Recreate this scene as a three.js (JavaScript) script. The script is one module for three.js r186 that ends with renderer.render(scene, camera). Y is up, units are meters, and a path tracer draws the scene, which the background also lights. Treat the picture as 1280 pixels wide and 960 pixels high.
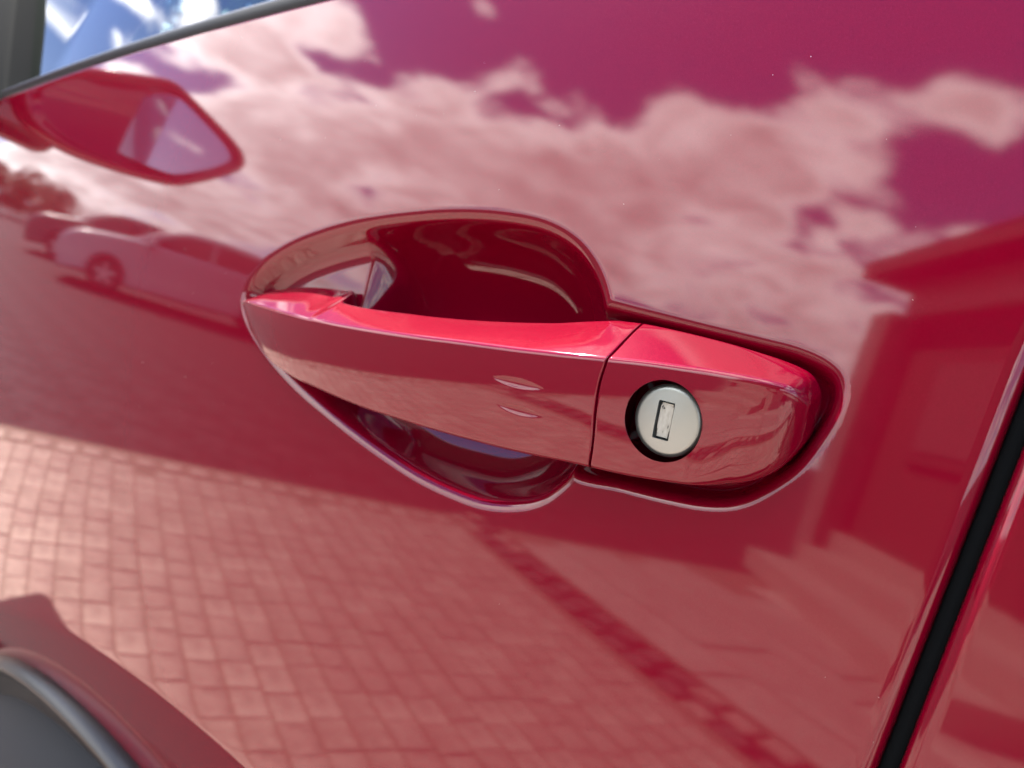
import * as THREE from 'three';
import { mergeGeometries, mergeVertices } from 'three/addons/utils/BufferGeometryUtils.js';
import { RoundedBoxGeometry } from 'three/addons/geometries/RoundedBoxGeometry.js';
import { Brush, Evaluator, SUBTRACTION } from 'three-bvh-csg';

// ---------------------------------------------------------------- camera, sky, sun, exposure
// Axes: x along the car towards its rear, y up, z out of the driver's door; origin at the lock. Metres.
const scene = new THREE.Scene();
const camera = new THREE.PerspectiveCamera(53.6, 4 / 3, 0.02, 600);
camera.position.set(0.0807, 0.0156, 0.172);
camera.up.set(-0.26242, 0.96148, 0.08182);
camera.lookAt(0.0807 - 0.59904, 0.0156 - 0.09585, 0.172 - 0.79496);
camera.focus = 0.185; camera.userData.fStop = 15;

const GROUND = -1.0;
const SUN = new THREE.Vector3(-0.74, 0.84, -0.035).normalize();
const sun = new THREE.DirectionalLight(new THREE.Color(1.0, 0.95, 0.87), 5.0);
sun.position.copy(SUN).multiplyScalar(20); sun.target.position.set(0, 0, 0);
sun.castShadow = true; sun.shadow.radius = 1;
Object.assign(sun.shadow.camera, { left: -12, right: 12, top: 12, bottom: -12, near: 1, far: 60 });
sun.shadow.mapSize.set(4096, 4096);
scene.add(sun, sun.target);

function hash3(x, y, z) { let h = Math.imul(x, 374761393) ^ Math.imul(y, 668265263) ^ Math.imul(z, 1274126177); h = Math.imul(h ^ (h >>> 13), 1274126177); h ^= h >>> 16; return (h >>> 0) / 4294967295; }
function noise3(x, y, z) {
  const X = Math.floor(x), Y = Math.floor(y), Z = Math.floor(z), f = (t) => t * t * t * (t * (t * 6 - 15) + 10);
  const u = f(x - X), v = f(y - Y), w = f(z - Z), L = (a, b, t) => a + (b - a) * t;
  return L(L(L(hash3(X, Y, Z), hash3(X + 1, Y, Z), u), L(hash3(X, Y + 1, Z), hash3(X + 1, Y + 1, Z), u), v), L(L(hash3(X, Y, Z + 1), hash3(X + 1, Y, Z + 1), u), L(hash3(X, Y + 1, Z + 1), hash3(X + 1, Y + 1, Z + 1), u), v), w);
}
function fbm(x, y, z, n) { let s = 0, a = 0.5, t = 0; for (let i = 0; i < n; i++) { s += a * noise3(x, y, z); t += a; x = x * 2.03 + 5.1; y = y * 2.03 + 1.7; z = z * 2.03 + 9.2; a *= 0.5; } return s / t; }
const clamp = (x, a = 0, b = 1) => Math.min(b, Math.max(a, x));
const sstep = (a, b, x) => { const t = clamp((x - a) / (b - a)); return t * t * (3 - 2 * t); };
function rng(seed) { return () => { seed = (seed + 0x6d2b79f5) | 0; let t = Math.imul(seed ^ (seed >>> 15), 1 | seed); t = (t + Math.imul(t ^ (t >>> 7), 61 | t)) ^ t; return ((t ^ (t >>> 14)) >>> 0) / 4294967296; }; }

// A summer sky: blue overhead, paler low down, broken cumulus everywhere; where banks and gaps of cloud stand: [azimuth from +z towards -x, elevation, half width, half height, amount]
const BANKS = [
  [51, 17, 9, 5.5, 0.30], [44, 18.5, 5, 4, 0.22], [31, 27, 9, 4.5, 0.34], [36, 20, 6, 5, 0.26], [24, 25.5, 8, 4.5, 0.26], [14, 33, 8, 2.2, 0.32], [28, 14, 20, 6, 0.30], [60, 10, 14, 6, 0.26], [75, 5, 12, 4, 0.26],
  [11, 23.6, 2.5, 1.5, 0.22], [53.5, 28, 4, 1.8, 0.28], [64, 20, 3, 1.6, 0.2], [68, 15, 5, 3, 0.16], [21, 19, 6, 3, 0.22], [52, 51, 15, 8, 0.42], [38, 62, 26, 9, 0.4],
  [46, 29, 10, 4, -0.42], [39.5, 25.5, 3.5, 4, -0.36], [57, 24, 4, 2.4, -0.5], [60.5, 21.8, 3, 2, -0.45], [22, 37.5, 16, 3.2, -0.4], [13.5, 26.5, 5, 3, -0.44], [66, 17.5, 2.5, 1.2, -0.22], [62, 26, 5, 2.6, -0.45], [50, 37, 20, 5, -0.35], [96, 14, 14, 9, -0.1], [95, 58, 22, 18, -0.6], [120, 25, 14, 9, -0.05], [-62, 13, 22, 7, -0.4], [160, 40, 20, 12, -0.2],
];
{
  const W = 2048, H = 1024, data = new Float32Array(W * H * 4);
  for (let j = 0; j < H; j++) {
    const el = ((j + 0.5) / H - 0.5) * Math.PI, y = Math.sin(el), c = Math.cos(el), e = (el * 180) / Math.PI;
    for (let i = 0; i < W; i++) {
      const r = ((i + 0.5) / W - 0.5) * 2 * Math.PI, x = Math.cos(r) * c, z = Math.sin(r) * c, o = (j * W + i) * 4;
      const yy = Math.max(y, 0.0), low = Math.pow(1 - yy, 5) + 0.5 * Math.exp(-Math.max(0, e) / 5), cs = Math.max(0, x * SUN.x + y * SUN.y + z * SUN.z), glow = 0.07 * Math.pow(cs, 8) + 0.25 * Math.pow(cs, 60);
      let R = 0.055 + 0.40 * low + glow * 0.8, G = 0.125 + 0.46 * low + glow * 0.8, B = 0.40 + 0.40 * low + glow * 0.75;
      if (y > -0.02) {
        const k = 1 / (yy + 0.22), px = x * k, pz = z * k;
        const wx = fbm(px * 1.6 + 3, pz * 1.6, 1.3, 3) - 0.5, wz = fbm(px * 1.6, pz * 1.6 + 8, 4.1, 3) - 0.5;
        let d = 0.5 + 1.25 * (fbm(px * 3.6 + wx * 1.5, pz * 3.6 + wz * 1.5, 0.5, 7) - 0.5);
        let az = (Math.atan2(-x, z) * 180) / Math.PI;
        let add = 0;
        const az2 = az + wx * 14, e2 = e + wz * 9;
        for (const [ba, be, sa, se, am] of BANKS) { let da = az2 - ba; if (da > 180) da -= 360; if (da < -180) da += 360; const q = (da / sa) ** 2 + ((e2 - be) / se) ** 2; if (q < 9) add += am * Math.exp(-q); }
        const thick = d + add * 0.85 - 0.50 + 0.10 * (1 - sstep(0, 25, e));
        const a = sstep(-0.03, 0.19, thick), core = sstep(0.10, 0.42, thick);
        const tex = fbm(px * 9 + wx * 3, pz * 9 + wz * 3, 2.2, 6);
        const lit = (2.0 - 0.8 * core + 1.1 * (tex - 0.5)) * (1 + 0.8 * glow) * (0.55 + 0.45 * sstep(2, 18, e));
        R += (lit * 1.0 - R) * a; G += (lit * 0.99 - G) * a; B += (lit * 0.985 - B) * a;
      }
      data[o] = R; data[o + 1] = G; data[o + 2] = B; data[o + 3] = 1;
    }
  }
  const t = new THREE.DataTexture(data, W, H, THREE.RGBAFormat, THREE.FloatType);
  t.mapping = THREE.EquirectangularReflectionMapping; t.magFilter = t.minFilter = THREE.LinearFilter; t.wrapS = THREE.RepeatWrapping; t.needsUpdate = true;
  scene.background = t; scene.environment = t;
}
const renderer = new THREE.WebGLRenderer({ antialias: true });
renderer.setSize(1024, 768);
renderer.toneMapping = THREE.LinearToneMapping;
renderer.toneMappingExposure = 4.0;
renderer.shadowMap.enabled = true;

// ---------------------------------------------------------------- helpers
const used = new Map();
function numbered(n) { const k = used.get(n) || 0; used.set(n, k + 1); return k ? n + '_' + String(k).padStart(3, '0') : n; }
function mesh(name, geo, mat, parent) { const m = new THREE.Mesh(geo, mat); m.name = numbered(name); m.castShadow = m.receiveShadow = true; parent.add(m); return m; }
function group(name, parent) { const g = new THREE.Group(); g.name = numbered(name); parent.add(g); return g; }
function thing(name, label, category, grp) { const g = group(name, scene); g.userData = { label, category }; if (grp) g.userData.group = grp; return g; }
function structure(o) { o.userData.kind = 'structure'; return o; }
const V3 = (x, y, z) => new THREE.Vector3(x, y, z);
const lin = (r, g, b) => new THREE.Color().setRGB(r, g, b);
function interp(xs, vs) { return (x) => { if (x <= xs[0]) return vs[0]; for (let i = 1; i < xs.length; i++) if (x <= xs[i]) { const h = xs[i] - xs[i - 1], t = (x - xs[i - 1]) / h; const sl = (k) => k <= 0 || k >= xs.length - 1 ? (k <= 0 ? (vs[1] - vs[0]) / (xs[1] - xs[0]) : (vs[k] - vs[k - 1]) / (xs[k] - xs[k - 1])) : (vs[k + 1] - vs[k - 1]) / (xs[k + 1] - xs[k - 1]); const m0 = sl(i - 1) * h, m1 = sl(i) * h, t2 = t * t, t3 = t2 * t; return (2 * t3 - 3 * t2 + 1) * vs[i - 1] + (t3 - 2 * t2 + t) * m0 + (-2 * t3 + 3 * t2) * vs[i] + (t3 - t2) * m1; } return vs[vs.length - 1]; }; }
function gridGeometry(nu, nv, f, uvf, flip) { // f(i, j) -> [x, y, z]
  const p = new Float32Array(nu * nv * 3), uv = new Float32Array(nu * nv * 2), idx = [];
  for (let j = 0; j < nv; j++) for (let i = 0; i < nu; i++) { const q = f(i, j), o = j * nu + i; p.set(q, o * 3); uv.set(uvf ? uvf(i, j, q) : [q[0], q[1]], o * 2); }
  for (let j = 0; j < nv - 1; j++) for (let i = 0; i < nu - 1; i++) { const a = j * nu + i, b = a + 1, c = a + nu, d = c + 1; flip ? idx.push(a, c, b, b, c, d) : idx.push(a, b, c, b, d, c); }
  const g = new THREE.BufferGeometry(); g.setAttribute('position', new THREE.BufferAttribute(p, 3)); g.setAttribute('uv', new THREE.BufferAttribute(uv, 2)); g.setIndex(idx); g.computeVertexNormals(); return g;
}
function dataTex(n, f, srgb, rx = 1, ry = rx) {
  const d = new Uint8Array(n * n * 4);
  for (let y = 0; y < n; y++) for (let x = 0; x < n; x++) { const c = f(x / n, y / n), o = (y * n + x) * 4; d[o] = c[0]; d[o + 1] = c[1]; d[o + 2] = c[2]; d[o + 3] = 255; }
  const t = new THREE.DataTexture(d, n, n, THREE.RGBAFormat); t.wrapS = t.wrapT = THREE.RepeatWrapping; t.magFilter = THREE.LinearFilter; t.minFilter = THREE.LinearMipmapLinearFilter; if (srgb) t.colorSpace = THREE.SRGBColorSpace; t.repeat.set(rx, ry); t.needsUpdate = true; return t;
}
// noise that repeats over the unit square
function tnoise(u, v, f, s) { const w = (a) => ((a % f) + f) % f, x = u * f, y = v * f, X = Math.floor(x), Y = Math.floor(y), k = (t) => t * t * (3 - 2 * t), a = k(x - X), b = k(y - Y), L = (p, q, t) => p + (q - p) * t; return L(L(hash3(w(X), w(Y), s), hash3(w(X + 1), w(Y), s), a), L(hash3(w(X), w(Y + 1), s), hash3(w(X + 1), w(Y + 1), s), a), b); }
function tfbm(u, v, f, n, s) { let t = 0, a = 0.5, q = 0; for (let i = 0; i < n; i++) { t += a * tnoise(u, v, f, s + i); q += a; f *= 2; a *= 0.5; } return t / q; }

// ---------------------------------------------------------------- materials
const flake = dataTex(512, (u, v) => { const X = Math.floor(u * 512), Y = Math.floor(v * 512), a = (hash3(X, Y, 3) - 0.5) * 2, b = (hash3(X, Y, 7) - 0.5) * 2, k = hash3(X >> 1, Y >> 1, 5) > 0.86 ? 64 : 26; return [128 + a * k, 128 + b * k, 246]; }, false, 1 / 0.045);
const M = {
  paint: new THREE.MeshPhysicalMaterial({ color: lin(0.132, 0.0002, 0.009), metalness: 0.08, roughness: 0.42, clearcoat: 1, clearcoatRoughness: 0.047, specularIntensity: 0, normalMap: flake, normalScale: new THREE.Vector2(0.35, 0.35) }),
  trim: new THREE.MeshPhysicalMaterial({ color: lin(0.01, 0.011, 0.012), roughness: 0.36 }),
  rubber: new THREE.MeshPhysicalMaterial({ color: lin(0.004, 0.005, 0.0055), roughness: 0.85, specularIntensity: 0.08 }),
  gloss: new THREE.MeshPhysicalMaterial({ color: lin(0.008, 0.008, 0.009), roughness: 0.12 }),
  cladding: new THREE.MeshPhysicalMaterial({ color: lin(0.02, 0.023, 0.026), roughness: 0.75, specularIntensity: 0.45 }),
  glass: new THREE.MeshPhysicalMaterial({ color: lin(0.33, 0.48, 0.39), roughness: 0.0, transmission: 1, thickness: 0, ior: 1.5 }),
  mirror: new THREE.MeshPhysicalMaterial({ color: lin(0.75, 0.77, 0.8), metalness: 1, roughness: 0.02 }),
  inside: new THREE.MeshStandardMaterial({ color: lin(0.03, 0.03, 0.032), roughness: 0.8 }),
  seat: new THREE.MeshStandardMaterial({ color: lin(0.06, 0.06, 0.065), roughness: 0.9 }),
  tyre: new THREE.MeshStandardMaterial({ color: lin(0.015, 0.015, 0.015), roughness: 0.85 }),
  alloy: new THREE.MeshStandardMaterial({ color: lin(0.5, 0.5, 0.52), metalness: 0.8, roughness: 0.35 }),
};
const grain = dataTex(256, (u, v) => { const n = 255 * (0.6 * tnoise(u, v, 90, 1) + 0.4 * tnoise(u, v, 40, 4)); return [n, n, n]; }, false, 1 / 0.06);
M.step = new THREE.MeshPhysicalMaterial({ color: lin(0.013, 0.013, 0.014), roughness: 0.7, specularIntensity: 0.4, bumpMap: grain, bumpScale: 0.0006 });  // plastic of the added side step, kept dark for its reflection
M.grained = new THREE.MeshStandardMaterial({ color: lin(0.035, 0.036, 0.038), roughness: 0.6, bumpMap: grain, bumpScale: 0.0006 });
const brushed = dataTex(256, (u, v) => { const n = 120 + 90 * tfbm(u, v, 24, 3, 2) + 50 * tnoise(u, v, 128, 9); return [n, n, n]; }, false, 1 / 0.02);
M.lock = new THREE.MeshPhysicalMaterial({ color: lin(0.30, 0.33, 0.31), metalness: 0.85, roughness: 0.34, bumpMap: brushed, bumpScale: 0.000006 });

// ---------------------------------------------------------------- the car: skin of the doors
const car = thing('car', 'dark red metallic car seen close at its driver door handle with key lock', 'car');
const T0 = Math.tan((3.2 * Math.PI) / 180), RV = 1.2, RH = 6;
const creaseY = (x) => -0.172 - 0.6 * Math.max(0, -x - 0.05) ** 2;
const softplus = (s, k) => (s > 20 * k ? s : s < -20 * k ? 0 : k * Math.log(1 + Math.exp(s / k)));
function skin(x, y) {
  let z = -T0 * y - ((y - 0.01) ** 2 - 0.0001) / (2 * RV) - (x * x) / (2 * RH);
  z += 0.000060 * (noise3(x * 15 + 7, y * 15 + 3, 1.5) - 0.5) + 0.0000042 * (noise3(x * 95, y * 95, 4.5) - 0.5);
  z -= 0.25 * softplus(creaseY(x) - y, 0.0009);
  return z;
}
const beltY = (x) => { const q = x + 0.2045, b = 0.1146 + 0.104 * q - 0.03 * q * q; return x > -0.5 ? b : b + 0.10 * (x + 0.5) ** 2; };
const gapX = (y) => 0.0667 + 0.035 * y;

// recess: distance inside an outline (millimetres), then depth from a rim-wall-floor profile
function smoothLoop(pts, n) { const c = new THREE.CatmullRomCurve3(pts.map(([x, y]) => V3(x, y, 0)), true, 'centripetal'); return c.getSpacedPoints(n).slice(0, n).map((p) => [p.x, p.y]); }
const pairs = (a) => { const o = []; for (let i = 0; i < a.length; i += 2) o.push([a[i], a[i + 1]]); return o; };
const CUP = smoothLoop(pairs([-190.6, -12.0, -193.2, -6.9, -192.0, -0.8, -184.9, 7.8, -172.3, 16.5, -155.1, 24.3, -134.6, 31.3, -111.6, 36.9, -90.4, 40.7, -70.8, 42.4, -53.6, 41.8, -41.8, 38.4, -33.7, 33.3, -28.2, 27.6, -23.2, 19.4, -19.1, 9.5, -17.0, -5.0, -18.0, -15.9, -20.2, -23.5, -22.7, -27.8, -26.1, -32.0, -31.7, -36.1, -39.3, -39.5, -47.7, -41.8, -60.4, -43.0, -74.5, -43.1, -90.4, -41.7, -107.9, -39.4, -127.6, -36.0, -146.8, -31.8, -165.7, -25.9, -181.2, -18.9]), 260);
const PAD = smoothLoop(pairs([-31.5, 23.6, -26.4, 24.0, -17.6, 23.9, 1.8, 23.6, 15.9, 23.5, 25.6, 23.3, 32.0, 22.0, 35.8, 19.8, 37.5, 16.5, 37.8, 11.6, 36.3, 4.9, 33.8, -2.1, 30.0, -7.9, 26.2, -12.4, 22.0, -15.5, 15.7, -18.0, 5.3, -20.0, -6.1, -21.5, -21.8, -23.4, -29.7, -18.0, -38.0, 4.7, -38.4, 20.6]), 200);
function inside(poly, x, y) { // signed distance, positive inside
  let best = 1e9, inn = false;
  for (let i = 0, j = poly.length - 1; i < poly.length; j = i++) {
    const [ax, ay] = poly[j], [bx, by] = poly[i], ex = bx - ax, ey = by - ay, t = clamp(((x - ax) * ex + (y - ay) * ey) / (ex * ex + ey * ey)), dx = x - ax - ex * t, dy = y - ay - ey * t, d = dx * dx + dy * dy;
    if (d < best) best = d;
    if (ay > y !== by > y && x < ax + ((y - ay) / (by - ay)) * ex) inn = !inn;
  }
  return inn ? Math.sqrt(best) : -Math.sqrt(best);
}
function profile(rim, wallDeg, wallLen, floorR, start) { // depth (mm) over distance (mm), built from a rim arc, a straight wall and a floor arc
  const D = [], Z = []; let d = start, z = 0; const st = 0.1, w = (wallDeg * Math.PI) / 180, step = (a) => { d += st * Math.cos(a); z += st * Math.sin(a); D.push(d); Z.push(z); };
  D.push(d); Z.push(0);
  for (let s = 0; s < rim * w; s += st) step(s / rim);
  for (let s = 0; s < wallLen; s += st) step(w);
  for (let s = 0; s < floorR * w; s += st) step(w - s / floorR);
  return (q) => { if (q <= D[0]) return 0; if (q >= d) return z; let lo = 0, hi = D.length - 1; while (hi - lo > 1) { const m = (lo + hi) >> 1; D[m] <= q ? (lo = m) : (hi = m); } return Z[lo] + ((Z[hi] - Z[lo]) * (q - D[lo])) / (D[hi] - D[lo]); };
}
const cupProfile = profile(5.2, 64, 5, 37, -1.3), gentle = profile(6, 44, 5, 11, -1.6), padProfile = profile(3.6, 62, 2.9, 2.2, -0.7);
const smax = (a, b, k0) => { const k = Math.max(1e-6, Math.min(k0, a, b));  const h = clamp(0.5 + (0.5 * (a - b)) / k); return b + (a - b) * h + k * h * (1 - h); };
const smin = (a, b, k) => { const h = clamp(0.5 + (0.5 * (b - a)) / k); return b + (a - b) * h - k * h * (1 - h); };
function recess(x, y) { // millimetres in, millimetres out
  const dc = inside(CUP, x, y); let cup = 0;
  if (dc > -2.4) {
    // a shallow shelf carries the front end of the grip and falls away into the bowl
    const xe = x + 0.006 * (y + 6) ** 2 * (y > -6 ? 0.6 : 1), w = sstep(-119.5, -131, xe); cup = cupProfile(dc) * (1 - w) + gentle(dc) * w;
  }
  const dp = inside(PAD, x, y);
  return smax(cup, dp > -2 ? padProfile(dp) : 0, 0.5);
}
function lines(stops) { // [[from, to, step], ...] in metres
  const o = [stops[0][0]]; for (const [a, b, s] of stops) { const n = Math.max(1, Math.round((b - a) / s)); for (let i = 1; i <= n; i++) o.push(a + ((b - a) * i) / n); } return o;
}
{
  const X = lines([[-1.0, -0.55, 0.03], [-0.55, -0.3, 0.008], [-0.3, -0.2, 0.004], [-0.2, 0.042, 0.0006], [0.042, 0.0607, 0.002]]);
  const Y = lines([[-0.46, -0.31, 0.012], [-0.31, -0.165, 0.001], [-0.165, -0.055, 0.003], [-0.055, -0.047, 0.002], [-0.047, 0.047, 0.0006]]);
  // extra columns: the rolled shut edge at the rear; extra rows: up to the belt line and over it
  const E = [[0.0625, 0], [0.0640, 0], [0.0648, -0.0003], [0.0656, -0.0008], [0.0662, -0.0016], [0.0665, -0.0026], [0.0667, -0.004], [0.0667, -0.02]];
  const up = Array.from({ length: 28 }, (_, k) => (k + 1) / 28), over = [[0.0012, 0.0006], [0.0018, 0.002], [0.0018, 0.012]];
  const nx = X.length + E.length, ny = Y.length + up.length + over.length, i0 = X.findIndex((x) => x >= -0.2001), i1 = X.findIndex((x) => x >= 0.0419), j0 = Y.findIndex((y) => y >= -0.0471), j1 = Y.length - 1;
  const fw = i1 - i0 + 1, fh = j1 - j0 + 1; let F = new Float32Array(fw * fh); const wgt = new Float32Array(fw * fh);
  for (let j = 0; j < fh; j++) for (let i = 0; i < fw; i++) { const x = X[i0 + i] * 1000, y = Y[j0 + j] * 1000; F[j * fw + i] = recess(x, y); wgt[j * fw + i] = sstep(6, 15, inside(CUP, x, y)) * sstep(-128, -112, x); }
  const R = 9, K = Array.from({ length: 2 * R + 1 }, (_, k) => Math.exp(-(((k - R) / (R * 0.55)) ** 2))), ks = K.reduce((a, b) => a + b, 0);
  for (let pass = 0; pass < 3; pass++) for (const axis of [0, 1]) { const G = F.slice(); for (let j = 0; j < fh; j++) for (let i = 0; i < fw; i++) { const o = j * fw + i; if (!wgt[o]) continue; let q = 0; for (let k = -R; k <= R; k++) q += K[k + R] * F[axis ? clamp(j + k, 0, fh - 1) * fw + i : j * fw + clamp(i + k, 0, fw - 1)]; G[o] = F[o] + (q / ks - F[o]) * wgt[o]; } F = G; }
  const dent = (i, j) => (i >= i0 && i <= i1 && j >= j0 && j <= j1 ? F[(j - j0) * fw + i - i0] * 0.001 : 0);
  const g = gridGeometry(nx, ny, (i, j) => {
    const x0 = i < X.length ? X[i] : E[i - X.length][0], dz = i < X.length ? 0 : E[i - X.length][1]; let y, in2 = 0;
    if (j < Y.length) y = Y[j]; else { const b = beltY(x0), k = j - Y.length; if (k < up.length) y = 0.047 + (b - 0.047) * up[k]; else { y = b + over[k - up.length][0]; in2 = over[k - up.length][1]; } }
    const x = x0 + (gapX(y) - 0.0667) * sstep(0.042, 0.0625, x0);
    return [x, y, skin(x, y) + dz - in2 - dent(i, j)];
  });
  // normals from the surface itself, so that the changing mesh width does not show in the reflections
  const P = g.attributes.position, N = g.attributes.normal, e = 0.0003;
  for (let j = 0; j < Y.length + up.length; j++) for (let i = 0; i < X.length + 1; i++) {
    const o = j * nx + i, x = P.getX(o), y = P.getY(o); let dx = (skin(x + e, y) - skin(x - e, y)) / (2 * e), dy = (skin(x, y + e) - skin(x, y - e)) / (2 * e);
    if (i > i0 && i < i1 && j > j0 && j < j1) { dx -= (dent(i + 1, j) - dent(i - 1, j)) / (X[i + 1] - X[i - 1]); dy -= (dent(i, j + 1) - dent(i, j - 1)) / (Y[j + 1] - Y[j - 1]); }
    const n = V3(-dx, -dy, 1).normalize(); N.setXYZ(o, n.x, n.y, n.z);
  }
  mesh('front_door', g, M.paint, car);
}
{ // rear door
  const E = [[0, -0.02], [0, -0.004], [0.0002, -0.0026], [0.0005, -0.0016], [0.0011, -0.0008], [0.0019, -0.0003], [0.0027, 0], [0.0042, 0]], X = [...lines([[0.010, 0.1, 0.01], [0.1, 1.0, 0.05]])];
  const cols = [...E, ...X.map((x) => [x, 0])], Y = lines([[-0.46, -0.3, 0.02], [-0.3, -0.165, 0.004], [-0.165, 0.12, 0.006]]), extra = [0, 1, 2, 3];
  const g = gridGeometry(cols.length, Y.length + 4, (i, j) => {
    const y0 = j < Y.length ? Y[j] : 0, xo = cols[i][0];
    let xx = gapX(y0) + 0.0034 + xo, y = y0, in2 = 0; const b = beltY(xx);
    if (j >= Y.length) { const k = extra[j - Y.length]; y = b + [0, 0.0012, 0.0018, 0.0018][k]; in2 = [0, 0.0006, 0.002, 0.012][k]; xx = gapX(y) + 0.0034 + xo; }
    return [xx, y, skin(xx, y) + cols[i][1] - in2 + 0.0004];
  });
  const P = g.attributes.position, N = g.attributes.normal, e = 0.0005;
  for (let j = 0; j < Y.length; j++) for (let i = 7; i < cols.length; i++) { const o = j * cols.length + i, x = P.getX(o), y = P.getY(o), n = V3(-(skin(x + e, y) - skin(x - e, y)) / (2 * e), -(skin(x, y + e) - skin(x, y - e)) / (2 * e), 1).normalize(); N.setXYZ(o, n.x, n.y, n.z); }
  mesh('rear_door', g, M.paint, car);
}
{ // rubber in the shut line
  const Y = lines([[-0.46, 0.14, 0.01]]), P = [[-0.0008, -0.012], [-0.0003, -0.0046], [0.0006, -0.0038], [0.0019, -0.0036], [0.0032, -0.0038], [0.0037, -0.0046], [0.0042, -0.012]];
  mesh('door_seal', gridGeometry(P.length, Y.length, (i, j) => { const x = gapX(Y[j]) + P[i][0]; return [x, Y[j], skin(x, Y[j]) + P[i][1]]; }), M.rubber, car);
}
// ---------------------------------------------------------------- handle
const mm = 0.001;
const HX = [-191, -190, -185, -178, -170, -160, -150, -140, -133, -129, -124, -118, -110, -95, -80, -60, -40, -30, -22, -16, -10, 0, 10, 18, 24, 28, 31, 33, 34.5];
const zFront = interp([-193, -185, -175, -150, -120, -80, -40, -15, 0, 15, 25, 30, 33, 36], [-2, 0.5, 3, 8, 12, 14.5, 15, 15, 14.5, 13.7, 12.8, 11.4, 10.0, 8.5]);
const yTop = interp(HX, [-10.2, -9.4, -8.6, -8.2, -7.8, -7.3, -6.7, -6.1, -5.7, -5.3, -4.8, -4.3, -3.5, -1.8, 0.1, 2.9, 5.6, 7.1, 8.3, 9.2, 10.1, 11.8, 13.2, 14.1, 14.6, 14.7, 14.7, 14.6, 14.5]);
const yBack = interp(HX, [-9.0, -7.6, -4.6, -1.5, 0.9, 3.6, 5.4, 6.5, 7.0, 3.2, 2.9, 3.2, 3.9, 5.7, 7.6, 10.8, 15.0, 17.8, 19.8, 20.4, 20.9, 21.2, 21.1, 20.7, 20.2, 19.5, 18.4, 17.0, 15.8]);
const yBot = interp(HX, [-13.6, -15.4, -18.7, -21.4, -24.0, -26.3, -27.4, -27.9, -28.0, -28.0, -27.9, -27.8, -27.6, -27.0, -25.8, -24.0, -21.7, -20.3, -19.0, -18.0, -17.2, -15.8, -13.8, -12.0, -9.8, -7.0, -3.4, 1.0, 5.0]);
const zBack = interp([-193, -150, -133, -129, -125, -110, -60, -30, -15, 0, 20, 36], [-5, -7, -7, 0.2, 1.3, 2, 2, -0.5, -1.5, 0, 0, -1]);
function section(x, n) { // closed outline (y, z), rounded at its corners, starting in the middle of the back
  const q = clamp((x - 28.6) / 4.4), in2 = 6 * (1 - Math.sqrt(1 - q * q)); // the rear end closes in a round nose
  const zb = zBack(x), zf = Math.max(zFront(x) - in2, zb + 1), yt = yTop(x) - 0.5 * in2, yb = yBack(x) - 0.4 * in2, yo = yBot(x) + 0.5 * in2, end = sstep(12, 31, x), lean = 3.5;
  const rr = Math.min(1, (zf - zb) / 9, (yt - yo) / 14), low = 1.8 + 6.5 * end;
  const P = [[yo + 3.5, zb - 3, 1.5], [yo, zf - lean - 1.2 * end, low * rr], [yt, zf, 2.0 * rr], [yb, zb, 1.6 * rr], [yb - 4, zb - 4, 1]];
  const out = [];
  const R = P.map(([y, z, r], i) => {
    const a = P[(i + P.length - 1) % P.length], b = P[(i + 1) % P.length], u = [a[0] - y, a[1] - z], v = [b[0] - y, b[1] - z], lu = Math.hypot(...u), lv = Math.hypot(...v), cs = (u[0] * v[0] + u[1] * v[1]) / (lu * lv), half = Math.acos(clamp(cs, -1, 1)) / 2, t = Math.min(r / Math.tan(half), lu * 0.46, lv * 0.46);
    return { y, z, p: [y + (u[0] / lu) * t, z + (u[1] / lu) * t], q: [y + (v[0] / lv) * t, z + (v[1] / lv) * t] };
  });
  const counts = [6, 14, 14, 12, 6], spans = [10, 96, 26, 8, 8];
  R.forEach((c, i) => {
    for (let k = 0; k <= counts[i]; k++) { const t = k / counts[i], s = 1 - t; out.push([s * s * c.p[0] + 2 * s * t * c.y + t * t * c.q[0], s * s * c.p[1] + 2 * s * t * c.z + t * t * c.q[1]]); }
    const nx = R[(i + 1) % R.length].p; for (let k = 1; k < spans[i]; k++) { const t = k / spans[i]; let y = c.q[0] + (nx[0] - c.q[0]) * t, z = c.q[1] + (nx[1] - c.q[1]) * t; const bow = i === 1 ? 0.55 : i === 2 ? 0.12 : 0; if (bow) { const l = Math.hypot(nx[0] - c.q[0], nx[1] - c.q[1]), w = 4 * t * (1 - t) * bow * Math.min(1, l / 10); y -= (-(nx[1] - c.q[1]) / l) * w * -1; z += ((nx[0] - c.q[0]) / l) * w; } out.push([y, z]); }
  });
  return out;
}
const groove = (x, y, z) => { let d = 0; for (const [ax, ay, bx, by] of [[-45.2, -3.5, -27.9, -2.0], [-41.8, -10.0, -26.6, -8.8]]) { const ex = bx - ax, ey = by - ay, L = Math.hypot(ex, ey), s = ((x - ax) * ex + (y - ay) * ey) / L / L * 2 - 1, t = ((x - ax) * -ey + (y - ay) * ex) / L / 1.25; const w = 1 - s * s; if (w > 0 && Math.abs(t) < w) d = Math.max(d, 0.4 * w * (1 - (t / w) ** 2)); } return z > 8 ? d : 0; };
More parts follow.
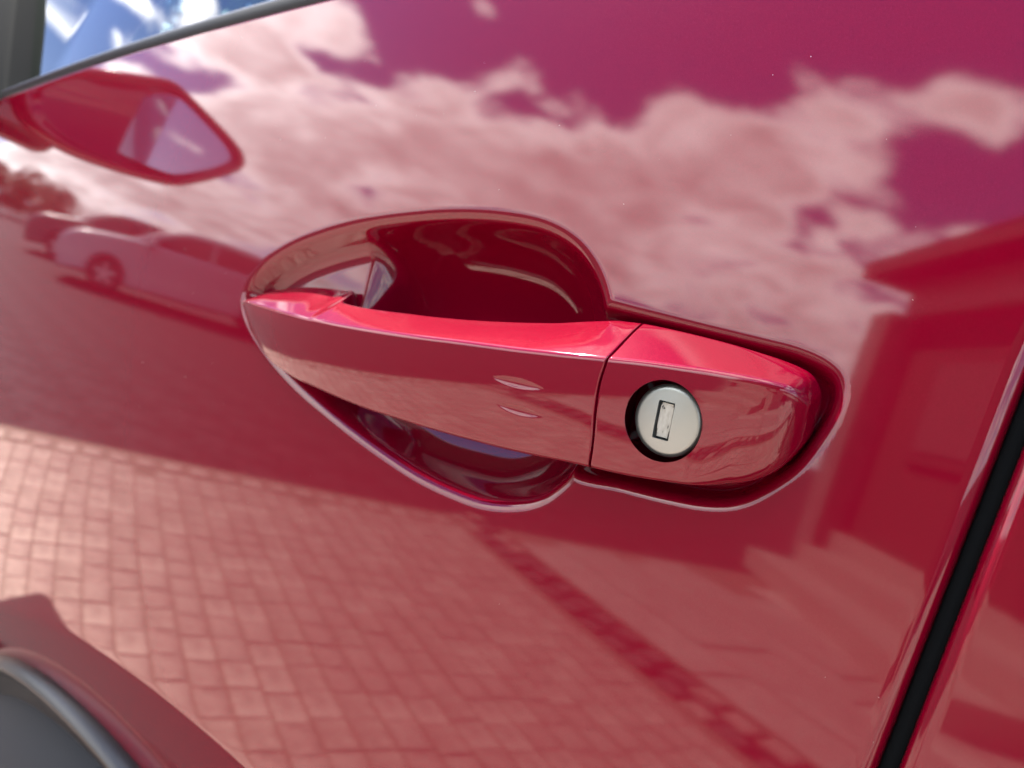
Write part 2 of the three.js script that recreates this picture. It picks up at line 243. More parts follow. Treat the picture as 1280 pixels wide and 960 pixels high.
function loft(xs, seam) {
  const secs = xs.map((x) => section(x)), n = secs[0].length;
  const pos = [], uv = [], idx = []; let v0 = 0; const per = secs[0].map((_, k) => k);
  xs.forEach((x, i) => secs[i].forEach(([y, z]) => { const sx = x + seam(x, y, z); pos.push(sx * mm, y * mm, (z - groove(sx, y, z)) * mm); uv.push(x * mm, (y + z) * mm); }));
  for (let i = 0; i < xs.length - 1; i++) for (let k = 0; k < n; k++) { const a = i * n + k, b = i * n + ((k + 1) % n), c = a + n, d = b + n; idx.push(a, b, c, b, d, c); }
  for (const [i, f] of [[0, 0], [xs.length - 1, 1]]) { const c = [0, 0]; secs[i].forEach(([y, z]) => { c[0] += y / n; c[1] += z / n; }); const m = pos.length / 3; pos.push((xs[i] + seam(xs[i], c[0], c[1])) * mm, c[0] * mm, c[1] * mm); uv.push(xs[i] * mm, c[0] * mm); const off = m + 1; secs[i].forEach(([y, z], k) => { pos.push(pos[(i * n + k) * 3], pos[(i * n + k) * 3 + 1], pos[(i * n + k) * 3 + 2]); uv.push(xs[i] * mm, y * mm); }); for (let k = 0; k < n; k++) { const a = off + k, b = off + ((k + 1) % n); f ? idx.push(a, b, m) : idx.push(b, a, m); } }
  const g = new THREE.BufferGeometry(); g.setAttribute('position', new THREE.Float32BufferAttribute(pos, 3)); g.setAttribute('uv', new THREE.Float32BufferAttribute(uv, 2)); g.setIndex(idx); g.computeVertexNormals(); return g;
}
const handle = group('door_handle', car);
// the joint between grip and end piece is not quite square to the handle
const joint = (x, y, z) => { const w = sstep(-26, -11, x) * sstep(8, -10.6, x); return w * (-1.6 * sstep(-14, 4, y) * sstep(20, 4, y) - 3.2 * sstep(8, 21, y)); };
{
  const xs = lines([[-191, -185, 0.75], [-185, -135, 1.2], [-135, -112, 0.7], [-112, -50, 1.4], [-50, -24, 0.4], [-24, -11.9, 0.8]]);
  // rounded edge at the joint: the last sections draw in slightly
  const g = loft([...xs, -11.55, -11.35, -11.25], joint);
  const p = g.attributes.position, n = section(0).length, k0 = xs.length;
  [[0, 0.0], [1, 0.12], [2, 0.42]].forEach(([q, d]) => { for (let k = 0; k < n; k++) { const o = (k0 + q) * n + k; p.setZ(o, p.getZ(o) - d * mm); p.setY(o, p.getY(o) - Math.sign(p.getY(o)) * d * mm * 0.8); } });
  g.computeVertexNormals();
  mesh('grip', g, M.paint, handle);
}
let lockAxis;
{
  const xs = lines([[-10.2, 0, 0.8], [0, 20, 0.8], [20, 28.5, 0.6], [28.5, 32, 0.3], [32, 32.9, 0.1]]);
  const g = loft([-10.85, -10.75, -10.55, ...xs], joint);
  const p = g.attributes.position, n = section(0).length;
  [[0, 0.42], [1, 0.12], [2, 0]].forEach(([q, d]) => { for (let k = 0; k < n; k++) { const o = q * n + k; p.setZ(o, p.getZ(o) - d * mm); p.setY(o, p.getY(o) - Math.sign(p.getY(o)) * d * mm * 0.8); } });
  // the rear end closes in a round nose
  g.computeVertexNormals();
  // keyhole: a flared bore
  const N = V3(0.055, -0.09, 1).normalize(); lockAxis = N;
  const prof = []; const R0 = 9.4, zt = 14.35; // bore radius, face height
  prof.push([0, 2.5], [R0, 2.5], [R0, zt - 1.6]); for (let k = 0; k <= 10; k++) { const a = (k / 10) * Math.PI / 2; prof.push([R0 + 1.3 * (1 - Math.cos(a)), zt - 1.6 + 1.75 * Math.sin(a)]); } prof.push([R0 + 1.6, zt + 0.35], [R0 + 1.6, zt + 6], [0, zt + 6]);
  const cut = new THREE.LatheGeometry(prof.map(([r, z]) => new THREE.Vector2(r * mm, z * mm)), 96);
  cut.rotateX(Math.PI / 2);
  const A = new Brush(g, M.paint), Bc = new Brush(cut, M.paint);
  Bc.quaternion.setFromUnitVectors(V3(0, 0, 1), N); Bc.position.set(4.4 * mm, 0.8 * mm, 0).addScaledVector(N, 0); A.updateMatrixWorld(); Bc.updateMatrixWorld();
  const ev = new Evaluator(); ev.useGroups = false; ev.attributes = ['position', 'normal', 'uv'];
  const out = ev.evaluate(A, Bc, SUBTRACTION);
  mesh('handle_end', out.geometry, M.paint, handle);
}
{ // lock
  const lock = group('lock_cylinder', car);
  lock.position.set(4.4 * mm, 0.8 * mm, 0); lock.quaternion.setFromUnitVectors(V3(0, 0, 1), lockAxis);
  const r = 8.55, f = 10.6, pr = [[0, f + 0.32], [r * 0.25, f + 0.29], [r * 0.5, f + 0.19], [r * 0.7, f + 0.07], [r - 1.5, f]]; for (let k = 1; k <= 10; k++) { const a = (k / 10) * Math.PI / 2; pr.push([r - 1.5 + 1.5 * Math.sin(a) * 1, f - 1.15 * (1 - Math.cos(a))]); } pr.push([r, f - 4], [r, 3.2], [0, 3.2]);
  const face = new THREE.LatheGeometry(pr.reverse().map(([a, z]) => new THREE.Vector2(a * mm, z * mm)), 96); face.rotateX(Math.PI / 2);
  const fp = face.attributes.position, fuv = face.attributes.uv; for (let i = 0; i < fp.count; i++) fuv.setXY(i, fp.getX(i), fp.getY(i));
  const slot = new RoundedBoxGeometry(4.1 * mm, 9.0 * mm, 6 * mm, 3, 0.35 * mm); slot.rotateZ(0.05);
  const A = new Brush(face, M.lock), Bc = new Brush(slot, M.lock); Bc.position.set(-0.75 * mm, -0.15 * mm, f * mm); A.updateMatrixWorld(); Bc.updateMatrixWorld();
  const ev = new Evaluator(); ev.useGroups = false; ev.attributes = ['position', 'normal', 'uv'];
  mesh('lock_face', ev.evaluate(A, Bc, SUBTRACTION).geometry, M.lock, lock);
  const worn = dataTex(128, (u, v) => { const q = tfbm(u, v, 6, 4, 11), e = Math.min(u, 1 - u) * 3 + Math.min(v, 1 - v) * 1.2 + 0.55; const dark = q * e < 0.36; const c = dark ? [26, 27, 25] : [150 + 40 * (q - 0.5), 152 + 40 * (q - 0.5), 142 + 40 * (q - 0.5)]; return c; }, true);
  const sh = new THREE.BoxGeometry(3.2 * mm, 8.0 * mm, 0.8 * mm); sh.rotateZ(0.05);
  const shm = new THREE.MeshStandardMaterial({ map: worn, roughness: 0.55, metalness: 0.25 });
  const s = mesh('key_slot_shutter', sh, shm, lock); s.position.set(-0.75 * mm, -0.15 * mm, (f - 0.95) * mm);
}
{ // dust on the door
  const R = rng(77), n = 75, im = new THREE.InstancedMesh(new THREE.SphereGeometry(1, 6, 4), new THREE.MeshStandardMaterial({ color: lin(0.5, 0.46, 0.42), roughness: 1 }), n);
  for (let i = 0; i < n; i++) { let x, y; do { x = -0.32 + 0.385 * R(); y = -0.09 + 0.2 * R(); } while (inside(CUP, x * 1000, y * 1000) > -6 || inside(PAD, x * 1000, y * 1000) > -6 || y > beltY(x) - 0.004); const r = 0.00004 + 0.0001 * R() ** 3; im.setMatrixAt(i, new THREE.Matrix4().compose(V3(x, y, skin(x, y)), new THREE.Quaternion().setFromEuler(new THREE.Euler(0, 0, R() * 3)), V3(r * (1 + R()), r, r * 0.6))); }
  im.name = 'dust'; im.userData.kind = 'stuff'; car.add(im);
}
// ---------------------------------------------------------------- side cladding, belt trim, glass, pillar, mirror, rest of the body
function sweep(xs, base, P, closed) { // P: [up, out]
  return gridGeometry(xs.length, P.length, (i, j) => { const [x, y, z] = base(xs[i]); return [x, y + P[j][0], z + P[j][1]]; }, (i, j) => [xs[i], P[j][0] + P[j][1]]);
}
const arc = (cy, cz, r, a0, a1, n) => Array.from({ length: n + 1 }, (_, k) => { const a = ((a0 + ((a1 - a0) * k) / n) * Math.PI) / 180; return [cy + r * Math.sin(a), cz + r * Math.cos(a)]; });
{
  const xs = lines([[-1.0, -0.5, 0.03], [-0.5, 0.0655, 0.01]]), top = (x) => -0.254 - 1.22 * Math.max(0, -x - 0.245) ** 2;
  const base = (x) => [x, top(x), skin(x, top(x))];
  const side = group('side_cladding', car);
  mesh('cladding_rim', sweep(xs, base, [[-0.08, -0.03], [0.001, -0.006], ...arc(-0.010, 0.000, 0.010, 85, 25, 8), [-0.0125, 0.004], [-0.014, -0.004], [-0.08, -0.03]].reverse()), M.trim, side);
  mesh('rubbing_strip', sweep(xs, base, [[-0.0125, -0.012], [-0.0145, -0.004], ...arc(-0.095, -0.083, 0.093, 60, -6, 20), [-0.116, 0.0065], [-0.120, 0.001], [-0.121, -0.006], [-0.121, -0.05]].reverse()), M.cladding, side);
  mesh('lower_cladding', sweep(xs, base, [[-0.123, -0.06], [-0.125, -0.014], [-0.132, -0.008], [-0.17, -0.006], [-0.23, -0.012], [-0.32, -0.03], [-0.42, -0.06], [-0.43, -0.3]].reverse()), M.grained, side);
}
const bx = lines([[-1.0, -0.3, 0.02], [-0.3, 0.06, 0.02]]);
const beltP = (x) => { const y = beltY(x); return [x, y, skin(x, y)]; };
mesh('belt_moulding', sweep(bx, beltP, [[0.0008, -0.009], [0.0008, -0.0035], [0.0018, -0.0012], [0.0066, -0.0006], ...arc(0.0068, -0.0026, 0.0020, 0, 50, 6), [0.0130, -0.0080], [0.0152, -0.0115], [0.0150, -0.022]].reverse()), M.trim, car);
{
  const panes = [[-0.615, 0.06, 'side_window'], [-1.0, -0.695, 'quarter_window']], tilt = 0.3, h = 0.42;
  for (const [a, b, name] of panes) {
    const xs = lines([[a, b, 0.03]]);
    const g = gridGeometry(xs.length, 8, (i, j) => { const [x, y, z] = beltP(xs[i]), t = j / 7; return [x + (i === 0 || a < -0.7 ? (a < -0.7 && i === 0 ? 0.4 : -0.46) * t : 0), y + 0.012 + h * t, z - 0.0165 - tilt * h * t - 0.02 * t * (1 - t) * -1]; });
    mesh(name, g, M.glass, car);
  }
  const bar = gridGeometry(9, 12, (i, j) => { const t = j / 11, P = [[-0.04, -0.02], [-0.04, 0.013], [-0.036, 0.017], [-0.018, 0.0195], [0.0, 0.02], [0.018, 0.0195], [0.036, 0.017], [0.04, 0.013], [0.04, -0.03]][i]; const [x, y, z] = beltP(-0.655); return [x + P[0] - 0.46 * t, y + 0.004 + h * t, z - 0.013 - tilt * h * t + 0.02 * t * (1 - t) + P[1]]; });
  mesh('window_pillar', bar, M.rubber, car);
}
{ // door mirror ahead of the handle, seen in the paint
  const mir = group('wing_mirror', car);
  const K = [[0.108, 0.194], [0.135, 0.204], [0.150, 0.203], [0.262, 0.168], [0.276, 0.153], [0.272, 0.140], [0.206, 0.088], [0.186, 0.082], [0.06, 0.070], [0.0, 0.082], [-0.02, 0.11], [0.0, 0.142]]; // (z, y)
  const loop = smoothLoop(K.map(([z, y]) => [z, y]), 96), c = [0.15, 0.138];
  const ring = (s, x) => loop.map(([z, y]) => [x, c[1] + (y - c[1]) * s, c[0] + (z - c[0]) * s]);
  const shellRings = [ring(0.01, -0.812), ring(0.80, -0.812), ring(0.84, -0.807), ring(0.90, -0.800), ring(0.96, -0.802), ring(1, -0.812), ring(1.02, -0.835), ring(0.98, -0.87), ring(0.86, -0.905), ring(0.6, -0.93), ring(0.2, -0.942), ring(0.01, -0.943)];
  const gs = gridGeometry(loop.length + 1, shellRings.length, (i, j) => shellRings[j][i % loop.length], (i, j) => [i * 0.01, j * 0.02]);
  mesh('mirror_housing', gs, M.paint, mir);
  // two panes: the flat inner one looks along the car, the outer one is turned outwards
  const GL = smoothLoop([[0.085, 0.112], [0.125, 0.176], [0.143, 0.186], [0.158, 0.186], [0.243, 0.160], [0.253, 0.150], [0.247, 0.139], [0.196, 0.101], [0.178, 0.095], [0.104, 0.097]], 72);
  const pane = (lo, hi, tilt) => { const o = GL.map(([z, y]) => [clamp(z, lo, hi), y]), zc = (Math.max(lo, 0.1) + Math.min(hi, 0.23)) / 2; mesh('mirror_glass', gridGeometry(GL.length + 1, 2, (i, j) => { const [z, y] = j ? [zc, 0.138] : o[i % GL.length]; return [-0.802 - tilt * (z - 0.15), y, z]; }), M.mirror, mir); };
  pane(-1, 0.1495, -0.3); pane(0.1505, 1, 0.08);
  mesh('mirror_arm', new RoundedBoxGeometry(0.07, 0.05, 0.13, 4, 0.018).translate(-0.862, 0.083, -0.012), M.gloss, mir);
}
{ // the rest of the body: far side, roof, pillars and cabin, so that light and reflections fall as they would; plus an added side step
  const w = -1.68, P = (pts, d, name, m) => { const s = new THREE.Shape(pts.map(([x, y]) => new THREE.Vector2(x, y))); const g = new THREE.ExtrudeGeometry(s, { depth: d, bevelEnabled: true, bevelSize: 0.02, bevelThickness: 0.02, bevelSegments: 3 }); return g; };
  const box = (sx, sy, sz, x, y, z, r = 0.02) => new RoundedBoxGeometry(sx, sy, sz, 3, r).translate(x, y, z);
  mesh('added_side_step', box(2.2, 0.07, 0.35, -0.12, -0.735, -0.012, 0.03), M.step, car);  // added step: its dark reflection makes the shadow band low in the door paint
  // fender and bonnet ahead of the door, quarter panel behind the rear door
  mesh('front_wing', P([[-1.008, -0.42], [-1.008, 0.0], [-1.2, -0.02], [-1.7, -0.1], [-1.95, -0.3], [-1.95, -0.6], [-1.75, -0.62], [-1.7, -0.42], [-1.52, -0.3], [-1.33, -0.38], [-1.24, -0.6], [-1.008, -0.72]], 0.12, 'wing', M.paint).translate(0, 0, -0.26), M.paint, car);
  mesh('bonnet', box(0.95, 0.05, 1.45, -1.5, -0.05, -0.86), M.paint, car);
  mesh('rear_wing', P([[1.08, -0.4], [1.08, 0.16], [1.5, 0.2], [1.75, 0.0], [1.75, -0.5], [1.6, -0.55], [1.5, -0.32], [1.3, -0.28], [1.12, -0.4]], 0.12, 'rw', M.paint).translate(0, 0, -0.36), M.paint, car);
  mesh('roof', box(1.7, 0.035, 1.0, 0.35, 0.50, -0.86), M.paint, car);
  mesh('door_frame', mergeGeometries([box(1.6, 0.04, 0.05, 0.3, 0.47, -0.235, 0.015), new THREE.BoxGeometry(0.07, 0.48, 0.04).rotateX(-0.38).translate(0.08, 0.28, -0.13).toNonIndexed()]), M.gloss, car);
  const ap = new THREE.CylinderGeometry(0.035, 0.04, 0.9, 12).rotateZ(-0.95).translate(-0.82, 0.27, -0.2), ap2 = ap.clone().translate(0, 0, -1.25);
  mesh('windscreen_pillar', ap, M.paint, car); mesh('windscreen_pillar', ap2, M.paint, car);
  mesh('far_window', new THREE.BoxGeometry(1.5, 0.42, 0.004).rotateX(0.28).translate(0.0, 0.29, w + 0.04), M.glass, car);
  mesh('far_door', box(2.1, 0.5, 0.1, 0, -0.16, w, 0.03), M.paint, car);
  mesh('floor_pan', box(3.4, 0.12, 1.45, -0.1, -0.76, -0.86), M.inside, car);
  mesh('inner_door', box(2.0, 0.85, 0.03, 0.02, -0.36, -0.17, 0.01), M.inside, car);
  mesh('dashboard', box(0.4, 0.2, 1.3, -0.85, 0.02, -0.86, 0.08), M.inside, car);
  for (const z of [-0.5, -1.2]) mesh('seat', mergeGeometries([box(0.5, 0.16, 0.5, -0.05, -0.4, z, 0.06), new RoundedBoxGeometry(0.14, 0.62, 0.48, 3, 0.05).rotateZ(-0.25).translate(0.3, -0.05, z), box(0.1, 0.17, 0.26, 0.42, 0.33, z, 0.04)]), M.seat, car);
  for (const [x, z] of [[-1.5, -0.26], [1.3, -0.30], [-1.5, -1.5], [1.3, -1.5]]) {
    const t = mesh('wheel', new THREE.TorusGeometry(0.23, 0.085, 16, 40), M.tyre, car); t.position.set(x, GROUND + 0.312, z); mesh('rim', new THREE.CylinderGeometry(0.17, 0.17, 0.12, 32).rotateX(Math.PI / 2), M.alloy, t);
  }
}
// ---------------------------------------------------------------- setting: paving, gutter, road, far pavement
const TH = (22 * Math.PI) / 180, D1 = V3(-Math.cos(TH), 0, Math.sin(TH)), D2 = V3(Math.sin(TH), 0, Math.cos(TH));
const at = (u, w, y = 0) => V3(0, GROUND + y, 0).addScaledVector(D1, u).addScaledVector(D2, w);
const TURN = Math.PI + TH; // a box whose x axis lies along D1
const stone = (s, f) => dataTex(256, (u, v) => { const q = tfbm(u, v, f, 5, s), p = tnoise(u, v, 200, s + 20); const c = 140 + 120 * (q - 0.5) + 40 * (p - 0.5); return [c, c, c]; }, false);
const speck = (r, g, b, k, s, size) => dataTex(256, (u, v) => { const q = tfbm(u, v, 8, 5, s), p = tnoise(u, v, 120, s + 9), m = 1 + k * (q - 0.5) * 1.6 + k * (p - 0.5) * 1.4; const enc = (x) => 255 * Math.pow(clamp(x * m), 1 / 2.2); return [enc(r), enc(g), enc(b)]; }, true, 1 / size);
M.asphalt = new THREE.MeshPhysicalMaterial({ map: speck(0.033, 0.030, 0.031, 0.9, 3, 0.5), roughness: 0.95, specularIntensity: 0.25, bumpMap: stone(5, 60), bumpScale: 0.004 });
M.asphalt.bumpMap.repeat.set(2, 2);
M.sand = new THREE.MeshStandardMaterial({ color: lin(0.20, 0.15, 0.11), roughness: 1 });
M.pavers = [[0.40, 0.295, 0.24], [0.42, 0.315, 0.255], [0.375, 0.27, 0.22], [0.41, 0.305, 0.245]].map((c, i) => new THREE.MeshPhysicalMaterial({ map: speck(...c, 0.5, 30 + i, 0.3), roughness: 0.9, specularIntensity: 0.4 }));
M.concrete = new THREE.MeshStandardMaterial({ map: speck(0.36, 0.29, 0.235, 0.22, 50, 1.4), roughness: 0.85 });
M.granite = new THREE.MeshStandardMaterial({ map: speck(0.10, 0.08, 0.072, 0.6, 60, 0.2), roughness: 0.8 });
{
  const g = new THREE.PlaneGeometry(600, 600).rotateX(-Math.PI / 2); const uv = g.attributes.uv; for (let i = 0; i < uv.count; i++) uv.setXY(i, uv.getX(i) * 600, uv.getY(i) * 600);
  const ground = structure(mesh('road', g, M.asphalt, scene)); ground.position.y = GROUND - 0.02;
  const slab = (u0, u1, w0, w1, h, top, m, name) => { const b = new THREE.BoxGeometry(u1 - u0, h, w1 - w0); const p = b.attributes.position, q = b.attributes.uv; for (let i = 0; i < p.count; i++) q.setXY(i, p.getX(i), p.getZ(i)); const o = mesh(name, b, m, scene); o.position.copy(at((u0 + u1) / 2, (w0 + w1) / 2, top - h / 2)); o.rotation.y = TURN; return o; };
  const bed = structure(slab(-3.5, 3.12, -4, 1.62, 0.1, -0.006, M.sand, 'pavement_bed'));
  const kid = new THREE.BoxGeometry(1, 1, 1);
  // pavers in straight courses along D1
  const R = rng(5), P = 0.097, L = 0.113, paverGeo = (l, w) => { const b = new RoundedBoxGeometry(l, 0.06, w, 1, 0.005), p = b.attributes.position, q = b.attributes.uv; for (let i = 0; i < p.count; i++) q.setXY(i, p.getX(i) + p.getY(i), p.getZ(i)); return b; };
  const PG = [paverGeo(L - 0.0012, P - 0.0065), paverGeo(L - 0.0025, P - 0.008)], paving = structure(group('paving', scene)), spots = [];
  for (let k = 0; k * P < 5.2; k++) { const w = 1.56 - (k + 0.5) * P, off = R() * 0.03; for (let i = -30; i < 28; i++) { const u = off + i * L; if (u > 2.85 || u < -3.2 || w < -3.9) continue; spots.push([u, w]); } }
  for (let i = 0; i < 42; i++) spots.push([2.985, 1.5 - i * 0.128, 1]); // a header course along the road
  spots.sort((a, b) => Math.hypot(a[0] - 1.9, a[1] + 0.4) - Math.hypot(b[0] - 1.9, b[1] + 0.4));
  const rest = M.pavers.map(() => []);
  spots.forEach(([u, w, h], i) => {
    const q = at(u, w, -0.03 + (R() - 0.5) * 0.004), rot = TURN + (R() - 0.5) * 0.02, tx = (R() - 0.5) * 0.01, k = Math.floor(R() * 4), v = Math.floor(R() * 2);
    if (i < 300) { const o = mesh('paver', PG[v], M.pavers[k], paving); o.position.copy(q); o.rotation.set(tx, rot, tx); }
    else rest[k].push(new THREE.Matrix4().compose(q, new THREE.Quaternion().setFromEuler(new THREE.Euler(tx, rot, tx)), V3(1, 1, 1)));
  });
  rest.forEach((m, k) => { const im = new THREE.InstancedMesh(PG[0], M.pavers[k], m.length); m.forEach((x, i) => im.setMatrixAt(i, x)); im.name = numbered('paver_field'); im.userData.kind = 'stuff'; im.castShadow = im.receiveShadow = true; paving.add(im); });
  // gutter of split granite setts, two rows
  const setts = structure(group('gutter', scene)), SG = [0, 1, 2].map((s) => { const b = new RoundedBoxGeometry(0.135, 0.09, 0.105, 2, 0.02), p = b.attributes.position, q = b.attributes.uv; for (let i = 0; i < p.count; i++) { p.setXYZ(i, p.getX(i) * (1 + 0.12 * (hash3(i, s, 2) - 0.5)), p.getY(i) + 0.008 * (hash3(i, s, 5) - 0.5), p.getZ(i) * (1 + 0.12 * (hash3(i, s, 8) - 0.5))); q.setXY(i, p.getX(i), p.getZ(i)); } b.computeVertexNormals(); return b; });
  mesh('gutter_bed', new THREE.BoxGeometry(12, 0.1, 0.30), M.sand, setts).position.copy(at(-2.8, 1.74, -0.085)); setts.children[0].rotation.y = TURN;
  for (let i = 0; i < 90; i++) for (const r of [0, 1]) { const u = 3.1 - i * 0.15 + r * 0.07 + (R() - 0.5) * 0.02; if (u < -4) continue; const o = mesh('sett', SG[Math.floor(R() * 3)], R() < 0.72 ? M.granite : M.pavers[2], setts); o.position.copy(at(u, 1.68 + r * 0.125 + (R() - 0.5) * 0.02, -0.05 + (R() - 0.5) * 0.016)); o.rotation.set((R() - 0.5) * 0.1, TURN + (R() - 0.5) * 0.3, (R() - 0.5) * 0.1); }
  structure(slab(-6, 3.05, 1.88, 4.6, 0.12, -0.012, M.sand, 'forecourt_bed'));
  const court = structure(group('forecourt', scene)), flags = [0.40, 0.31, 0.44, 0.36].map((k, i) => new THREE.MeshStandardMaterial({ map: speck(k, k * 0.80, k * 0.66, 0.3, 110 + i, 0.9), roughness: 0.85 })), wide = [0.30, 0.44, 0.24, 0.38, 0.30, 0.46, 0.27, 0.33];
  let w0 = 1.89; for (let r = 0; r < 8; r++) { let u = 3.0 - R() * 0.5; const k0 = Math.floor(R() * 4); while (u > -5.5) { const l = 0.9 + R() * 0.8, b = new RoundedBoxGeometry(l - 0.012, 0.06, wide[r] - 0.014, 1, 0.006), p = b.attributes.position, q = b.attributes.uv; for (let i = 0; i < p.count; i++) q.setXY(i, p.getX(i) + u, p.getZ(i) + w0); const o = mesh('flagstone', b, flags[(k0 + (R() < 0.35 ? 1 : 0)) % 4], court); o.position.copy(at(u - l / 2, w0 + wide[r] / 2, -0.03 + (R() - 0.5) * 0.006)); o.rotation.set((R() - 0.5) * 0.008, TURN, (R() - 0.5) * 0.008); u -= l; } w0 += wide[r]; }
}
// ---------------------------------------------------------------- what stands around: a house, a car across the road, trees
M.render = new THREE.MeshStandardMaterial({ map: speck(0.55, 0.50, 0.43, 0.15, 70, 1.2), roughness: 0.9 });
M.brown = new THREE.MeshStandardMaterial({ color: lin(0.05, 0.03, 0.02), roughness: 0.75 });
M.darkwood = new THREE.MeshStandardMaterial({ color: lin(0.035, 0.022, 0.016), roughness: 0.8 });
M.rooftile = new THREE.MeshStandardMaterial({ map: speck(0.16, 0.07, 0.05, 0.4, 80, 0.6), roughness: 0.9 });
M.stone = new THREE.MeshStandardMaterial({ map: speck(0.2, 0.17, 0.15, 0.5, 90, 0.7), roughness: 0.95 });
M.curtain = new THREE.MeshStandardMaterial({ color: lin(0.08, 0.07, 0.065), roughness: 0.9 });
M.white = new THREE.MeshPhysicalMaterial({ color: lin(0.27, 0.28, 0.31), roughness: 0.4, clearcoat: 1, clearcoatRoughness: 0.03 });
M.tint = new THREE.MeshPhysicalMaterial({ color: lin(0.01, 0.012, 0.013), roughness: 0.05 });
{
  const h = thing('house', 'single storey house with dark porch, overhanging roof and pale posts facing the car door', 'house');
  h.position.set(-1.15, GROUND, 5.8); h.rotation.y = 0.925;
  const b = (sx, sy, sz, x, y, z) => new THREE.BoxGeometry(sx, sy, sz).translate(x, y, z);
  // local x runs along the front towards the car, local -z faces the forecourt
  mesh('plinth', b(3.4, 0.5, 4, 1.7, 0.25, 2.0), M.concrete, h);
  mesh('step', b(2.4, 0.17, 0.34, 1.6, 0.085, -0.52), M.concrete, h); mesh('step', b(2.4, 0.34, 0.34, 1.6, 0.17, -0.17), M.concrete, h);
  mesh('wall', b(3.3, 2.2, 0.2, 1.75, 1.55, 0.2), M.brown, h);
  mesh('wall', b(0.2, 2.45, 3.7, 0.12, 1.725, 2.2), M.render, h);
  mesh('beam', b(3.4, 0.34, 0.22, 1.7, 2.78, 0.12), M.render, h);
  for (const x of [3.29]) mesh('post', b(0.2, 2.1, 0.2, x, 1.55, 0.12), M.darkwood, h);
  mesh('corner_pilaster', b(0.3, 2.6, 0.3, -0.12, 1.3, 0.05), M.stone, h);
  mesh('soffit', b(4.0, 0.05, 5.0, 1.85, 2.98, 2.2), M.darkwood, h);
  const s = new THREE.ConeGeometry(1, 1.5, 4, 1, true).rotateY(Math.PI / 4).scale(4.1 / Math.SQRT2, 1, 5.1 / Math.SQRT2).translate(1.85, 3.76, 2.2); s.computeVertexNormals();
  mesh('roof', s, M.rooftile, h); mesh('fascia', b(4.06, 0.16, 0.04, 1.85, 2.96, -0.32), M.brown, h); mesh('fascia', b(0.04, 0.16, 5.02, -0.17, 2.96, 2.2), M.brown, h);
  const w = group('window', h); mesh('frame', b(1.0, 0.95, 0.08, 1.1, 1.75, 0.09), M.darkwood, w); mesh('curtain', b(0.8, 0.75, 0.03, 1.1, 1.75, 0.05), M.curtain, w);
  mesh('door', b(0.95, 2.05, 0.08, 2.5, 1.53, 0.09), M.darkwood, h);
}
